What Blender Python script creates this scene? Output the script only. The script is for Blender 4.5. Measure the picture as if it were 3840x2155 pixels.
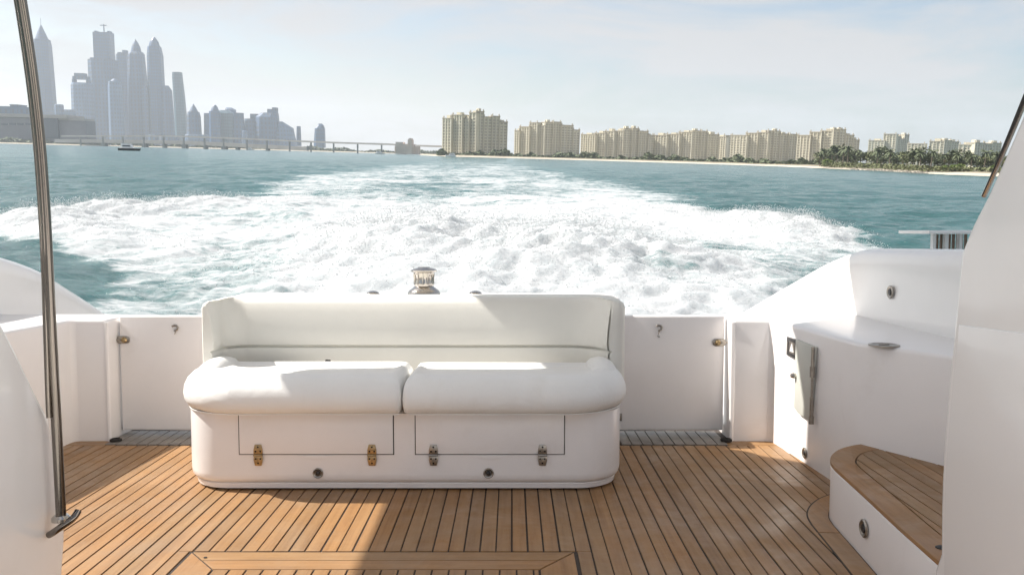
import bpy, bmesh, math, random
import numpy as np
from mathutils import Matrix, Vector

for o in list(bpy.data.objects): bpy.data.objects.remove(o)
scene = bpy.context.scene
COL = scene.collection
R = math.radians
random.seed(7); np.random.seed(7)

# ------------------------------------------------------------------ camera
F = 3200.0; CXP, CYP = 1920.0, 1077.5            # focal length and centre in photo pixels
PB = math.atan(212/F)                            # camera pitch against the boat
PW = math.atan((1077.5-583.6)/F)                 # camera pitch against the sea
ROLL = math.atan(0.0265)
CAMZ, CAMD = 2.6, 1.1                            # eye above water, above deck
cam_world = Matrix.Translation((0,0,CAMZ)) @ Matrix.Rotation(R(90)-PW,4,'X') @ Matrix.Rotation(ROLL,4,'Z')
cam_boat = Matrix.Translation((0,0,CAMD)) @ Matrix.Rotation(R(90)-PB,4,'X')
BM = cam_world @ cam_boat.inverted()             # boat frame -> world (bow-up trim and a little heel)
cd = bpy.data.cameras.new('camera'); cam = bpy.data.objects.new('camera', cd); COL.objects.link(cam)
cam.matrix_world = cam_world
cd.sensor_width = 36; cd.lens = 36*F/3840; cd.clip_start = 0.05; cd.clip_end = 60000
scene.camera = cam

# ------------------------------------------------------------------ sun, sky, exposure
SX, SY = 0.92, 0.15                              # sun slope in the boat frame
s_boat = Vector((-SX, SY, 1.0)).normalized()
s_w = (BM.to_3x3() @ s_boat).normalized()
sl = bpy.data.lights.new('sun','SUN'); so = bpy.data.objects.new('sun', sl); COL.objects.link(so)
sl.energy = 2.65; sl.angle = R(0.6); sl.color = (1.0,0.955,0.895)
so.rotation_mode = 'QUATERNION'; so.rotation_quaternion = s_w.to_track_quat('Z','Y')
world = bpy.data.worlds.new('World'); scene.world = world; world.use_nodes = True
nt = world.node_tree; N = nt.nodes; L = nt.links
for n in list(N): N.remove(n)
out = N.new('ShaderNodeOutputWorld'); bg = N.new('ShaderNodeBackground')
sky = N.new('ShaderNodeTexSky'); sky.sky_type = 'NISHITA'; sky.sun_disc = False
sky.sun_elevation = math.asin(s_w.z); sky.sun_rotation = math.atan2(s_w.x, s_w.y)
sky.air_density = 1.0; sky.dust_density = 2.2; sky.ozone_density = 1.2; sky.altitude = 0
tc = N.new('ShaderNodeTexCoord'); mp = N.new('ShaderNodeMapping'); mp.inputs['Scale'].default_value = (1.0,1.0,4.5)
mp.inputs['Rotation'].default_value = (0,0.12,0.3)
nz = N.new('ShaderNodeTexNoise'); nz.inputs['Scale'].default_value = 3.3; nz.inputs['Detail'].default_value = 9; nz.inputs['Roughness'].default_value = .62
nz.inputs['Distortion'].default_value = .5
mr = N.new('ShaderNodeMapRange'); mr.inputs['From Min'].default_value = .40; mr.inputs['From Max'].default_value = .58
mr.inputs['To Min'].default_value = .04; mr.inputs['To Max'].default_value = .95
mx = N.new('ShaderNodeMixRGB'); mx.inputs['Color2'].default_value = (4.25,4.2,4.28,1)
L.new(tc.outputs['Generated'], mp.inputs['Vector']); L.new(mp.outputs['Vector'], nz.inputs['Vector'])
L.new(nz.outputs['Fac'], mr.inputs['Value']); L.new(mr.outputs['Result'], mx.inputs['Fac'])
L.new(sky.outputs['Color'], mx.inputs['Color1']); L.new(mx.outputs['Color'], bg.inputs['Color'])
bg.inputs['Strength'].default_value = 0.05
L.new(bg.outputs['Background'], out.inputs['Surface'])
scene.view_settings.view_transform = 'Standard'; scene.view_settings.look = 'None'
scene.view_settings.exposure = 1.64; scene.view_settings.gamma = 1.0
scene.view_settings.use_curve_mapping = False
scene.render.engine = 'CYCLES'
scene.cycles.volume_bounces = 1

# ------------------------------------------------------------------ measuring helpers
_c, _s = math.cos(PB), math.sin(PB)
def bray(px,py):
    u=(px-CXP)/F; v=(CYP-py)/F
    return Vector((u, _c+v*_s, v*_c-_s))
def onY(px,py,Y): d=bray(px,py); t=Y/d.y; return Vector((d.x*t, Y, CAMD+d.z*t))
def onX(px,py,X): d=bray(px,py); t=X/d.x; return Vector((X, d.y*t, CAMD+d.z*t))
def onZ(px,py,Z): d=bray(px,py); t=(Z-CAMD)/d.z; return Vector((d.x*t, d.y*t, Z))
_R3 = cam_world.to_3x3()
def wray(px,py): return _R3 @ Vector(((px-CXP)/F,(CYP-py)/F,-1.0))
def hor(px): return 532.7+0.0265*px
def wx(px,D): d=wray(px,hor(px)); return D*d.x/d.y
def wz(px,py,D): d=wray(px,py); return CAMZ+D*d.z/d.y

# ------------------------------------------------------------------ materials
def newmat(name):
    m=bpy.data.materials.new(name); m.use_nodes=True
    return m, m.node_tree.nodes, m.node_tree.links, m.node_tree.nodes['Principled BSDF']
def coords(N,L,scale=(1,1,1)):
    t=N.new('ShaderNodeTexCoord'); p=N.new('ShaderNodeMapping'); p.inputs['Scale'].default_value=scale
    L.new(t.outputs['Object'],p.inputs['Vector']); return p.outputs['Vector']
def noise(N,L,vec,scale,detail=5,rough=.6,dist=0):
    n=N.new('ShaderNodeTexNoise'); n.inputs['Scale'].default_value=scale; n.inputs['Detail'].default_value=detail
    n.inputs['Roughness'].default_value=rough; n.inputs['Distortion'].default_value=dist
    L.new(vec,n.inputs['Vector']); return n.outputs['Fac']
def ramp(N,L,fac,stops):
    r=N.new('ShaderNodeValToRGB'); L.new(fac,r.inputs['Fac']); cr=r.color_ramp
    cr.elements[0].position=stops[0][0]; cr.elements[0].color=(*stops[0][1],1)
    cr.elements[1].position=stops[-1][0]; cr.elements[1].color=(*stops[-1][1],1)
    for p,c in stops[1:-1]:
        e=cr.elements.new(p); e.color=(*c,1)
    return r.outputs['Color']
def bump(N,L,b,h,strength,dist):
    k=N.new('ShaderNodeBump'); k.inputs['Strength'].default_value=strength; k.inputs['Distance'].default_value=dist
    L.new(h,k.inputs['Height']); L.new(k.outputs['Normal'],b.inputs['Normal'])
def simple(name,col,rough=.5,metal=0,var=.06,vscale=4,bs=0,bscale=60,coat=0,stain=None):
    m,N,L,b=newmat(name); v=coords(N,L)
    f=noise(N,L,v,vscale,6,.65)
    lo=tuple(c*(1-var) for c in col); hi=tuple(min(1,c*(1+var)) for c in col)
    c=ramp(N,L,f,[(.3,lo),(.7,hi)])
    if stain:
        f2=noise(N,L,v,stain[1],8,.7,.6); msk=ramp(N,L,f2,[(.56,(0,0,0)),(.74,(1,1,1))])
        mxx=N.new('ShaderNodeMixRGB'); mxx.inputs['Color2'].default_value=(*stain[0],1)
        mm=N.new('ShaderNodeMath'); mm.operation='MULTIPLY'; mm.inputs[1].default_value=stain[2]
        L.new(msk,mm.inputs[0]); L.new(mm.outputs[0],mxx.inputs['Fac']); L.new(c,mxx.inputs['Color1']); c=mxx.outputs['Color']
    L.new(c,b.inputs['Base Color']); b.inputs['Roughness'].default_value=rough; b.inputs['Metallic'].default_value=metal
    b.inputs['Coat Weight'].default_value=coat; b.inputs['Coat Roughness'].default_value=.08
    if bs: bump(N,L,b,noise(N,L,v,bscale,3),bs,.002)
    return m
M={}
M['gel']=simple('gelcoat',(.86,.84,.82),.26,0,.02,1.5,.06,9,.5,((.62,.56,.49),2.2,.16))
M['gelin']=simple('gelcoat_liner',(.86,.83,.81),.30,0,.025,2.0,.06,7,.25,((.60,.53,.46),2.6,.2))
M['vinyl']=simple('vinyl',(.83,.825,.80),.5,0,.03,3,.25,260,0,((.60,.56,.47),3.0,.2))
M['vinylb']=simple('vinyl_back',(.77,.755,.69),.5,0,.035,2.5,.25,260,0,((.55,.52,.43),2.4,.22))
M['steel']=simple('polished_steel',(.50,.47,.43),.13,1,.06,5,.03,20)
M['steelp']=simple('pole_steel',(.20,.18,.16),.14,1,.08,5,.03,20)
M['steeld']=simple('worn_steel',(.36,.33,.29),.34,1,.25,40)
M['brass']=simple('tarnished_hinge_metal',(.42,.31,.17),.38,1,.4,90)
M['dark']=simple('dark_gap',(.02,.017,.014),.8)
M['black']=simple('black_plastic',(.025,.024,.024),.4)
M['rubber']=simple('black_rubber',(.03,.03,.03),.6)
M['greyp']=simple('grey_panel',(.57,.575,.52),.5,0,.04)
M['caulk']=simple('deck_caulk',(.045,.032,.024),.75,0,.3,30)
M['sill']=simple('grey_threshold',(.21,.185,.16),.42,.0,.35,9,.2,60)
M['wood_slat']=simple('slat_wood',(.26,.17,.12),.5,0,.3,20)
for k_ in ('vinyl','vinylb'):
    m_=M[k_]; N_=m_.node_tree.nodes; L_=m_.node_tree.links; b_=N_['Principled BSDF']
    v_=coords(N_,L_,(1.0,2.2,1.6)); h_=noise(N_,L_,v_,7,5,.55,1.2)
    old=[n for n in N_ if n.type=='BUMP'][0]
    nb_=N_.new('ShaderNodeBump'); nb_.inputs['Strength'].default_value=.30 if k_=='vinyl' else .06; nb_.inputs['Distance'].default_value=.012
    L_.new(h_,nb_.inputs['Height']); L_.new(nb_.outputs['Normal'],old.inputs['Normal'])
def teak(name,axis):
    m,N,L,b=newmat(name)
    sc=(28,1.2,28) if axis=='Y' else (1.2,28,28)
    v=coords(N,L,sc); g=noise(N,L,v,1.6,8,.68,.3)
    oi=N.new('ShaderNodeObjectInfo')
    v2=coords(N,L,(1,1,1)); big=noise(N,L,v2,2.2,6,.7,.3)
    c=ramp(N,L,g,[(.22,(.200,.102,.040)),(.5,(.310,.172,.072)),(.78,(.390,.228,.102))])
    tint=ramp(N,L,oi.outputs['Random'],[(0,(.84,.84,.86)),(.35,(1,.97,.93)),(.7,(1.07,1.0,.92)),(1,(.93,.98,1.04))])
    mu=N.new('ShaderNodeMixRGB'); mu.blend_type='MULTIPLY'; mu.inputs['Fac'].default_value=1
    L.new(c,mu.inputs['Color1']); L.new(tint,mu.inputs['Color2'])
    w=N.new('ShaderNodeMixRGB'); w.inputs['Color2'].default_value=(.30,.205,.125,1)
    wm=ramp(N,L,big,[(.42,(0,0,0)),(.72,(.7,.7,.7))]); L.new(wm,w.inputs['Fac']); L.new(mu.outputs['Color'],w.inputs['Color1'])
    L.new(w.outputs['Color'],b.inputs['Base Color']); 
    rr=ramp(N,L,noise(N,L,v2,3.1,6,.7,.5),[(.36,(.30,)*3),(.62,(.66,)*3)]); L.new(rr,b.inputs['Roughness'])
    bump(N,L,b,g,.35,.0015); return m
M['teak']=teak('teak_lengthwise','Y'); M['teakx']=teak('teak_crosswise','X')

# ------------------------------------------------------------------ mesh builder
class MB:
    def __init__(s): s.v=[]; s.f=[]
    def add(s,v,f):
        o=len(s.v); s.v+= [tuple(p) for p in v]; s.f+=[tuple(i+o for i in q) for q in f]; return s
    def box(s,x0,x1,y0,y1,z0,z1):
        return s.add([(x0,y0,z0),(x1,y0,z0),(x1,y1,z0),(x0,y1,z0),(x0,y0,z1),(x1,y0,z1),(x1,y1,z1),(x0,y1,z1)],
          [(3,2,1,0),(4,5,6,7),(0,1,5,4),(1,2,6,5),(2,3,7,6),(3,0,4,7)])
    def loft(s,rings,cap0=True,cap1=True,closed=True):
        n=len(rings[0]); v=[p for r in rings for p in r]; f=[]
        for i in range(len(rings)-1):
            for j in range(n if closed else n-1):
                k=(j+1)%n; f.append((i*n+j,i*n+k,(i+1)*n+k,(i+1)*n+j))
        if cap0: f.append(tuple(reversed(range(n))))
        if cap1: f.append(tuple(range((len(rings)-1)*n,len(rings)*n)))
        return s.add(v,f)
    def prismZ(s,poly,z0,z1): return s.loft([[(x,y,z0) for x,y in poly],[(x,y,z1) for x,y in poly]])
    def prismX(s,poly,x0,x1): return s.loft([[(x0,y,z) for y,z in poly],[(x1,y,z) for y,z in poly]])
    def prismY(s,poly,y0,y1): return s.loft([[(x,y0,z) for x,z in poly],[(x,y1,z) for x,z in poly]])
    def tube(s,path,r,n=12):
        P=[Vector(p) for p in path]; rs=r if isinstance(r,(list,tuple)) else [r]*len(P); rings=[]
        for i,p in enumerate(P):
            t=(P[min(i+1,len(P)-1)]-P[max(i-1,0)]).normalized()
            a=Vector((0,0,1)) if abs(t.z)<.9 else Vector((1,0,0))
            u=t.cross(a).normalized(); w=t.cross(u)
            rings.append([p+rs[i]*(u*math.cos(2*math.pi*k/n)+w*math.sin(2*math.pi*k/n)) for k in range(n)])
        return s.loft(rings)
    def lathe(s,prof,c,axis='Z',n=24):
        rings=[]
        for r,h in prof:
            ring=[]
            for k in range(n):
                a=2*math.pi*k/n; x,y=r*math.cos(a),r*math.sin(a)
                p={'Z':(x,y,h),'Y':(x,h,y),'X':(h,x,y)}[axis]
                ring.append((c[0]+p[0],c[1]+p[1],c[2]+p[2]))
            rings.append(ring)
        return s.loft(rings)
    def build(s,name,mat,parent=None,bevel=0,seg=2,smooth=35,loc=None,frame=None):
        me=bpy.data.meshes.new(name); me.from_pydata(s.v,[],s.f)
        bm=bmesh.new(); bm.from_mesh(me); bmesh.ops.recalc_face_normals(bm,faces=bm.faces)
        if bevel:
            ed=[e for e in bm.edges if len(e.link_faces)==2 and e.calc_face_angle(0)>R(38)]
            bmesh.ops.bevel(bm,geom=ed,offset=bevel,segments=seg,profile=.5,affect='EDGES',clamp_overlap=True)
        L0=loc
        if L0 is None and parent is not None: L0=parent.get('_o')
        if L0 is not None: bmesh.ops.translate(bm,verts=bm.verts,vec=-Vector(L0))
        bm.to_mesh(me); bm.free()
        if smooth:
            for p in me.polygons: p.use_smooth=True
            me.set_sharp_from_angle(angle=R(smooth))
        me.materials.append(mat if not isinstance(mat,str) else M[mat])
        o=bpy.data.objects.new(name,me); COL.objects.link(o)
        if parent is not None:
            o.parent=parent; o['_o']=list(L0) if L0 is not None else [0,0,0]
        else:
            fr=frame if frame is not None else Matrix.Identity(4)
            o.matrix_world=fr @ Matrix.Translation(L0 if L0 is not None else (0,0,0)); o['_o']=list(L0) if L0 is not None else [0,0,0]
        return o
def tag(o,label=None,cat=None,group=None,kind=None):
    if label: o['label']=label
    if cat: o['category']=cat
    if group: o['group']=group
    if kind: o['kind']=kind
    return o
def root(name,loc,label,cat,group=None,frame=BM):
    o=bpy.data.objects.new(name,None); COL.objects.link(o); o.empty_display_size=.1
    o.matrix_world=frame @ Matrix.Translation(loc); o['_o']=list(loc)
    return tag(o,label,cat,group)
ID=Matrix.Identity(4)
def rrect(x0,x1,y0,y1,rad,n=8):
    fl,fr,br,bl=rad; P=[]
    for cx,cy,r,a0 in ((x0+fl,y0+fl,fl,180),(x1-fr,y0+fr,fr,270),(x1-br,y1-br,br,0),(x0+bl,y1-bl,bl,90)):
        for k in range(n+1):
            a=R(a0+90*k/n); P.append((cx+r*math.cos(a),cy+r*math.sin(a)))
    return P
def smoothpath(pts,n=6):
    P=[Vector(p) for p in pts]; outp=[]
    for i in range(len(P)-1):
        p0,p1,p2,p3=P[max(i-1,0)],P[i],P[i+1],P[min(i+2,len(P)-1)]
        for k in range(n):
            t=k/n; outp.append(.5*((2*p1)+(p2-p0)*t+(2*p0-5*p1+4*p2-p3)*t*t+(3*p1-p0-3*p2+p3)*t**3))
    outp.append(P[-1]); return outp

# ================================================================== SEA
def pnoise(x,y,seed=0):
    xi=np.floor(x).astype(np.int64); yi=np.floor(y).astype(np.int64); xf=x-xi; yf=y-yi
    def g(ix,iy):
        h=(ix*374761393+iy*668265263+seed*982451653)&0xffffffff
        h=((h^(h>>13))*1274126177)&0xffffffff; h=(h^(h>>16))
        a=(h&0xffff)/65536.0*2*np.pi; return np.cos(a),np.sin(a)
    def d(ix,iy,fx,fy): c,s=g(ix,iy); return c*fx+s*fy
    u=xf**3*(xf*(xf*6-15)+10); v=yf**3*(yf*(yf*6-15)+10)
    a=d(xi,yi,xf,yf); b=d(xi+1,yi,xf-1,yf); c=d(xi,yi+1,xf,yf-1); e=d(xi+1,yi+1,xf-1,yf-1)
    return (a+(b-a)*u)+((c+(e-c)*u)-(a+(b-a)*u))*v
def fbm(x,y,octv=5,gain=.5,seed=0,billow=False):
    t=np.zeros_like(x); am=1.0; f=1.0
    for i in range(octv):
        n=pnoise(x*f+17.3*i,y*f-9.1*i,seed+i); t+=am*((np.abs(n)*2-.45) if billow else n); am*=gain; f*=2.03
    return t
def grow(a,b,s0,g):
    o=[]; x=a; s=s0
    while x<b: o.append(x); x+=s; s*=g
    return o
xs=sorted([-x for x in grow(36,9000,.3,1.09)]+list(np.arange(-36,-16,.17))+list(np.arange(-16,11,.11))+list(np.arange(11,26,.17))+grow(26,9000,.3,1.09))
ys=list(np.arange(-60,9,4.0))+list(np.arange(9,30,.12))+grow(30,70,.13,1.006)+grow(70,170,.36,1.012)+grow(170,9000,1.2,1.035)
xs=np.array(xs); ys=np.array(sorted(ys))
X,Y=np.meshgrid(xs,ys)
def sst(a,b,x): t=np.clip((x-a)/(b-a),0,1); return t*t*(3-2*t)
fine=1-sst(60,400,np.hypot(X,Y))
near=1-sst(30,110,np.hypot(X+4,Y))
# open-water swell and chop
H=.13*np.sin(.22*X+.31*Y+1.5*pnoise(X*.03,Y*.03,3))*(1-sst(300,900,np.hypot(X,Y)))
H+=.30*fbm(X*.13,Y*.20,4,.55,11)*fine+.10*fbm(X*.7,Y*1.0,3,.5,23)*near
# wake: edges measured from the photograph, distance astern -> left and right edge
dl=np.array([9,14,18,24,28,33,38,44,52,62,76,110,160,230,400]); el=np.array([-7.0,-7.5,-8.5,-15.,-18.,-18.,-14.8,-14.2,-16.2,-19.2,-22.0,-25,-27.5,-29,-33])
dr=np.array([9,14,18,22,27,31,35,40,48,56,66,76,110,160,230,400]); er=np.array([5.0,5.9,8.0,10.5,12.2,13.0,12.5,10.6,11.0,12.4,13.0,12.2,11.,9,7,4])
wob=1.1*fbm(X*.16,Y*.16,4,.55,41)+.9*fbm(X*.6,Y*.6,4,.6,47)
EL=np.interp(Y,dl,el)+wob*np.clip(Y/30,.4,2.2); ER=np.interp(Y,dr,er)+wob*np.clip(Y/30,.4,2.2)
inside=np.minimum(X-EL,ER-X)                       # metres inside the wake
soft=np.clip(Y/18,.8,8)
Wm=sst(-.6,1.0,inside/soft)
cx=-.9-.075*np.clip(Y-14,0,120)
half=np.interp(Y,[9,14,20,30,45,80],[4.6,4.8,5.6,8.0,11,15])
core=np.exp(-np.abs((X-cx)/half)**3.2)
# foam density
Fm=Wm*np.interp(Y,[9,20,40,70,120,200,330,600],[.78,.77,.77,.62,.53,.44,.33,.10])
Fm=np.maximum(Fm,core*np.interp(Y,[9,22,32,60,100,160,300],[1.15,1.10,.92,.70,.58,.47,.28]))
# calmer green pocket to port and thin starboard edge close to the stern
pock=np.exp(-(((X+6.9)/2.9)**2+((Y-15.5)/4.6)**2)*1.0)
Fm-=.30*pock*(X<cx-3.3+.6*wob)
pock2=np.exp(-(((X-6.3)/1.6)**2+((Y-15.5)/5)**2)); Fm-=.55*pock2
teal=np.exp(-(((X-2.6)/1.1)**2+((Y-16.6)/1.3)**2)); Fm-=.42*teal
lace=sst(5.5,10,X)*(1-sst(24,33,Y)); Fm-=.34*lace
mid=np.exp(-(((X+5)/5.5)**2+((Y-62)/16)**2)); Fm-=.30*mid
Fm+=.24*fbm(X*.11,Y*.11,4,.55,53)*Wm
# crests
cl=np.exp(-((X-EL-2.4)/2.0)**2)*np.interp(Y,[17,22,27,31,35,39,46],[0,.35,.8,1.0,.75,.3,0])
crr=np.exp(-((ER-X-2.2)/1.9)**2)*np.interp(Y,[13,18,23,28,33,38,46],[0,.25,.5,.9,1.0,.5,0])
Fm+=.5*cl+.5*crr
dens=np.interp(Y,[9,60,130,300],[1,1,.6,0])
wxx=X+.8*fbm(X*.5,Y*.5,3,.5,101); wyy=Y+.8*fbm(X*.5+9,Y*.5,3,.5,103)
bil=fbm(wxx*.40,wyy*.40,5,.48,61,True)
bil2=fbm(wxx*1.2+2,wyy*1.2,4,.55,67,True)
H+=(.52*cl+.50*crr)*(1+.5*fbm(X*.5,Y*.5,3,.5,71))
H+=core*np.interp(Y,[9,13,17,24,36,60,90],[.0,.28,.44,.46,.26,.10,0])
bil3=fbm(wxx*2.6+5,wyy*2.6,3,.55,83,True)
H+=(.075*bil+.055*bil2+.035*bil3+.13*fbm(X*.25,Y*.25,3,.5,91))*np.clip(core*1.2+.55*Wm,0,1.2)*np.interp(Y,[9,14,30,60,120,250],[.55,1,.78,.30,.12,.0])
surge=np.exp(-(((X-1.6)/3.4)**2+((Y-18.5)/3.2)**2))+.8*np.exp(-(((X+3.0)/2.2)**2+((Y-20)/3)**2))
H+=surge*(.62+.10*bil+.07*bil2+.04*bil3); Fm+=.22*surge
H+=.12*(cl+crr)*fbm(X*1.3,Y*1.3,4,.55,77,True)
H*=1-sst(6,0,Y)*(np.abs(X)<8)                      # quiet under the hull
H-=.25*(Y<9)*(np.abs(X+.5)<6)
nv=X.size; ny,nx=X.shape
me=bpy.data.meshes.new('sea')
co=np.stack([X,Y,H],-1).reshape(-1).astype(np.float32)
idx=np.arange(nv).reshape(ny,nx)
q=np.stack([idx[:-1,:-1],idx[:-1,1:],idx[1:,1:],idx[1:,:-1]],-1).reshape(-1).astype(np.int32)
me.vertices.add(nv); me.vertices.foreach_set('co',co)
nf=len(q)//4; me.loops.add(len(q)); me.loops.foreach_set('vertex_index',q)
me.polygons.add(nf); me.polygons.foreach_set('loop_start',np.arange(nf,dtype=np.int32)*4)
me.polygons.foreach_set('use_smooth',np.ones(nf,dtype=bool)); me.update(calc_edges=True)
at=me.attributes.new('foam','FLOAT','POINT'); at.data.foreach_set('value',np.clip(Fm,0,1.6).reshape(-1).astype(np.float32))
sea=bpy.data.objects.new('sea',me); COL.objects.link(sea); tag(sea,'teal sea with the broad white wake behind the boat',None,None,'structure')
m,N,L,b=newmat('sea_water')
v=coords(N,L)
att=N.new('ShaderNodeAttribute'); att.attribute_name='foam'
n1=noise(N,L,v,.55,9,.66,.5); n2=noise(N,L,v,2.6,7,.66,.8)
vm=coords(N,L,(.30,1.7,1)); n3=noise(N,L,vm,1.3,8,.7,1.0)
def math2(op,a,bb):
    k=N.new('ShaderNodeMath'); k.operation=op
    for i,t in enumerate((a,bb)):
        if isinstance(t,(int,float)): k.inputs[i].default_value=t
        else: L.new(t,k.inputs[i])
    return k.outputs[0]
nn=math2('ADD',math2('ADD',math2('MULTIPLY',n1,.27),math2('MULTIPLY',n2,.25)),math2('MULTIPLY',n3,.48))
nn=math2('MULTIPLY',math2('SUBTRACT',nn,.5),2.6); nn=math2('ADD',nn,.5)
df=math2('SUBTRACT',att.outputs['Fac'],nn)
mrf=N.new('ShaderNodeMapRange'); mrf.interpolation_type='SMOOTHSTEP'
mrf.inputs['From Min'].default_value=-.20; mrf.inputs['From Max'].default_value=.36; L.new(df,mrf.inputs['Value'])
deep=noise(N,L,coords(N,L,(.02,.05,1)),1.0,4,.6)
wc=ramp(N,L,deep,[(.3,(.028,.098,.100)),(.7,(.046,.126,.126))])
mixc=N.new('ShaderNodeMixRGB'); mixc.inputs['Color2'].default_value=(.085,.20,.20,1)
aer=math2('MULTIPLY',att.outputs['Fac'],.9); aer2=N.new('ShaderNodeClamp'); L.new(aer,aer2.inputs['Value']); L.new(aer2.outputs[0],mixc.inputs['Fac'])
L.new(wc,mixc.inputs['Color1']); L.new(mixc.outputs['Color'],b.inputs['Base Color'])
b.inputs['Roughness'].default_value=.16; b.inputs['IOR'].default_value=1.33
wb=noise(N,L,coords(N,L,(.8,1.5,1)),.75,10,.62,.4)
wbb=N.new('ShaderNodeBump'); wbb.inputs['Strength'].default_value=1.0; wbb.inputs['Distance'].default_value=.42; L.new(wb,wbb.inputs['Height']); L.new(wbb.outputs['Normal'],b.inputs['Normal'])
fo=N.new('ShaderNodeBsdfPrincipled'); fcol=ramp(N,L,noise(N,L,v,1.6,8,.7,.6),[(.30,(.40,.43,.437)),(.55,(.47,.485,.488)),(.75,(.51,.515,.515))]); L.new(fcol,fo.inputs['Base Color']); fo.inputs['Roughness'].default_value=.9
fo.inputs['Specular IOR Level'].default_value=.1
fo.inputs['Subsurface Weight'].default_value=.6; fo.inputs['Subsurface Scale'].default_value=.25; fo.inputs['Subsurface Radius'].default_value=(.9,1.0,1.0)
fb=N.new('ShaderNodeBump'); fb.inputs['Strength'].default_value=.5; fb.inputs['Distance'].default_value=.10
L.new(noise(N,L,v,5,8,.7,.3),fb.inputs['Height']); L.new(fb.outputs['Normal'],fo.inputs['Normal'])
ms=N.new('ShaderNodeMixShader'); L.new(mrf.outputs['Result'],ms.inputs['Fac']); L.new(b.outputs[0],ms.inputs[1]); L.new(fo.outputs[0],ms.inputs[2])
L.new(ms.outputs[0],N['Material Output'].inputs['Surface']); me.materials.append(m)

# flung spray: countless small drops over the churned water
M['spray']=simple('spray_white',(.72,.73,.73),.8)
_N=M['spray'].node_tree.nodes; _L=M['spray'].node_tree.links
_t=_N.new('ShaderNodeBsdfTranslucent'); _t.inputs['Color'].default_value=(.80,.82,.82,1)
_mx=_N.new('ShaderNodeMixShader'); _mx.inputs['Fac'].default_value=.5
_L.new(_N['Principled BSDF'].outputs[0],_mx.inputs[1]); _L.new(_t.outputs[0],_mx.inputs[2]); _L.new(_mx.outputs[0],_N['Material Output'].inputs['Surface'])
rng=np.random.RandomState(5)
Wp=(np.clip(core*np.interp(Y,[9,13,30,60],[0,1.,.5,0]),0,1)*.25+1.6*surge+cl+crr)*np.clip(Fm,0,1)*(Y<62)*(Y>12)
area=np.gradient(xs)[None,:]*np.gradient(ys)[:,None]
pr=(Wp*area).reshape(-1); pr=np.clip(pr,0,None); pr/=pr.sum()
ns=110000; pick=rng.choice(nv,ns,p=pr)
px_=X.reshape(-1)[pick]+rng.normal(0,.08,ns); py_=Y.reshape(-1)[pick]+rng.normal(0,.08,ns)
amp=(.12+.25*bil.reshape(-1)[pick].clip(0,2)+.40*(cl+crr).reshape(-1)[pick]+.55*surge.reshape(-1)[pick])
pz_=H.reshape(-1)[pick]+np.clip(rng.exponential(1,ns),0,2.2)*amp*.28
rad=np.clip(rng.gamma(2.0,.0023,ns),0,.010)*(.6+py_/30)
octa=np.array([(1,0,-.5),(-.5,.87,-.5),(-.5,-.87,-.5),(0,0,1)],float)*1.2
tf4=np.array([(0,1,3),(1,2,3),(2,0,3),(0,2,1)])
of=np.array([(0,2,4),(2,1,4),(1,3,4),(3,0,4),(2,0,5),(1,2,5),(3,1,5),(0,3,5)])
vv=(np.stack([px_,py_,pz_],-1)[:,None,:]+octa[None]*rad[:,None,None]*rng.uniform(.6,1.5,(ns,1,3))).reshape(-1,3)
ff=(tf4[None]+(np.arange(ns)*4)[:,None,None]).reshape(-1,3)
me=bpy.data.meshes.new('spray'); me.vertices.add(len(vv)); me.vertices.foreach_set('co',vv.reshape(-1).astype(np.float32))
me.loops.add(ff.size); me.loops.foreach_set('vertex_index',ff.reshape(-1).astype(np.int32)); me.polygons.add(len(ff))
me.polygons.foreach_set('loop_start',np.arange(len(ff),dtype=np.int32)*3); me.polygons.foreach_set('use_smooth',np.ones(len(ff),dtype=bool)); me.update(calc_edges=True)
me.materials.append(M['spray']); sp=bpy.data.objects.new('spray',me); COL.objects.link(sp); tag(sp,'white spray drops flying above the wake','spray',None,'stuff')

# ================================================================== BOAT SETTING: deck and planks
XC=-.467
def mir(x): return 2*XC-x
deck=tag(MB().box(-2.6,1.7,.6,4.80,-.06,-.004).build('deck','caulk',None,frame=BM),'teak planked cockpit deck with dark caulked seams',None,None,'structure')
HX0,HX1,HY=-1.098,.212,2.866
pitch=.055; gap=.0060
x=-2.42; k=0
def plank_mesh(name,x0,x1,y0,y1,z0=-.02,z1=0,mat='teak',parent=None,**kw):
    return MB().box(x0,x1,y0,y1,z0,z1).build(name,mat,parent,bevel=.0012,seg=1,smooth=30,**kw)
while x<1.60:
    xa,xb=x+gap/2+random.uniform(-.0012,.0010),x+pitch-gap/2+random.uniform(-.0010,.0012)
    yend=4.325
    segs=[(1.5,yend)]
    if xb>HX0-.012 and xa<HX1+.012:
        segs=[(HY+.012,yend)]
        if xa<HX0-.012: segs.append((1.5,HY+.008))
        if xb>HX1+.012: segs.append((1.5,HY+.008))
    for (a,bb) in segs:
        xb2=xb; xa2=xa
        if a==1.5 and len(segs)==2 and xa<HX0: xb2=HX0-.014
        if a==1.5 and len(segs)==2 and xb>HX1: xa2=HX1+.014
        plank_mesh('plank',xa2,xb2,a,bb,z1=random.uniform(-.0006,.0004),parent=deck)
    x+=pitch
# cross boards at the foot of the quarters
for x0,x1 in ((1.115,1.44),(mir(1.44),mir(1.115))):
    plank_mesh('margin_board',x0,x1,4.33,4.43,mat='teakx',parent=deck)
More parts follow.
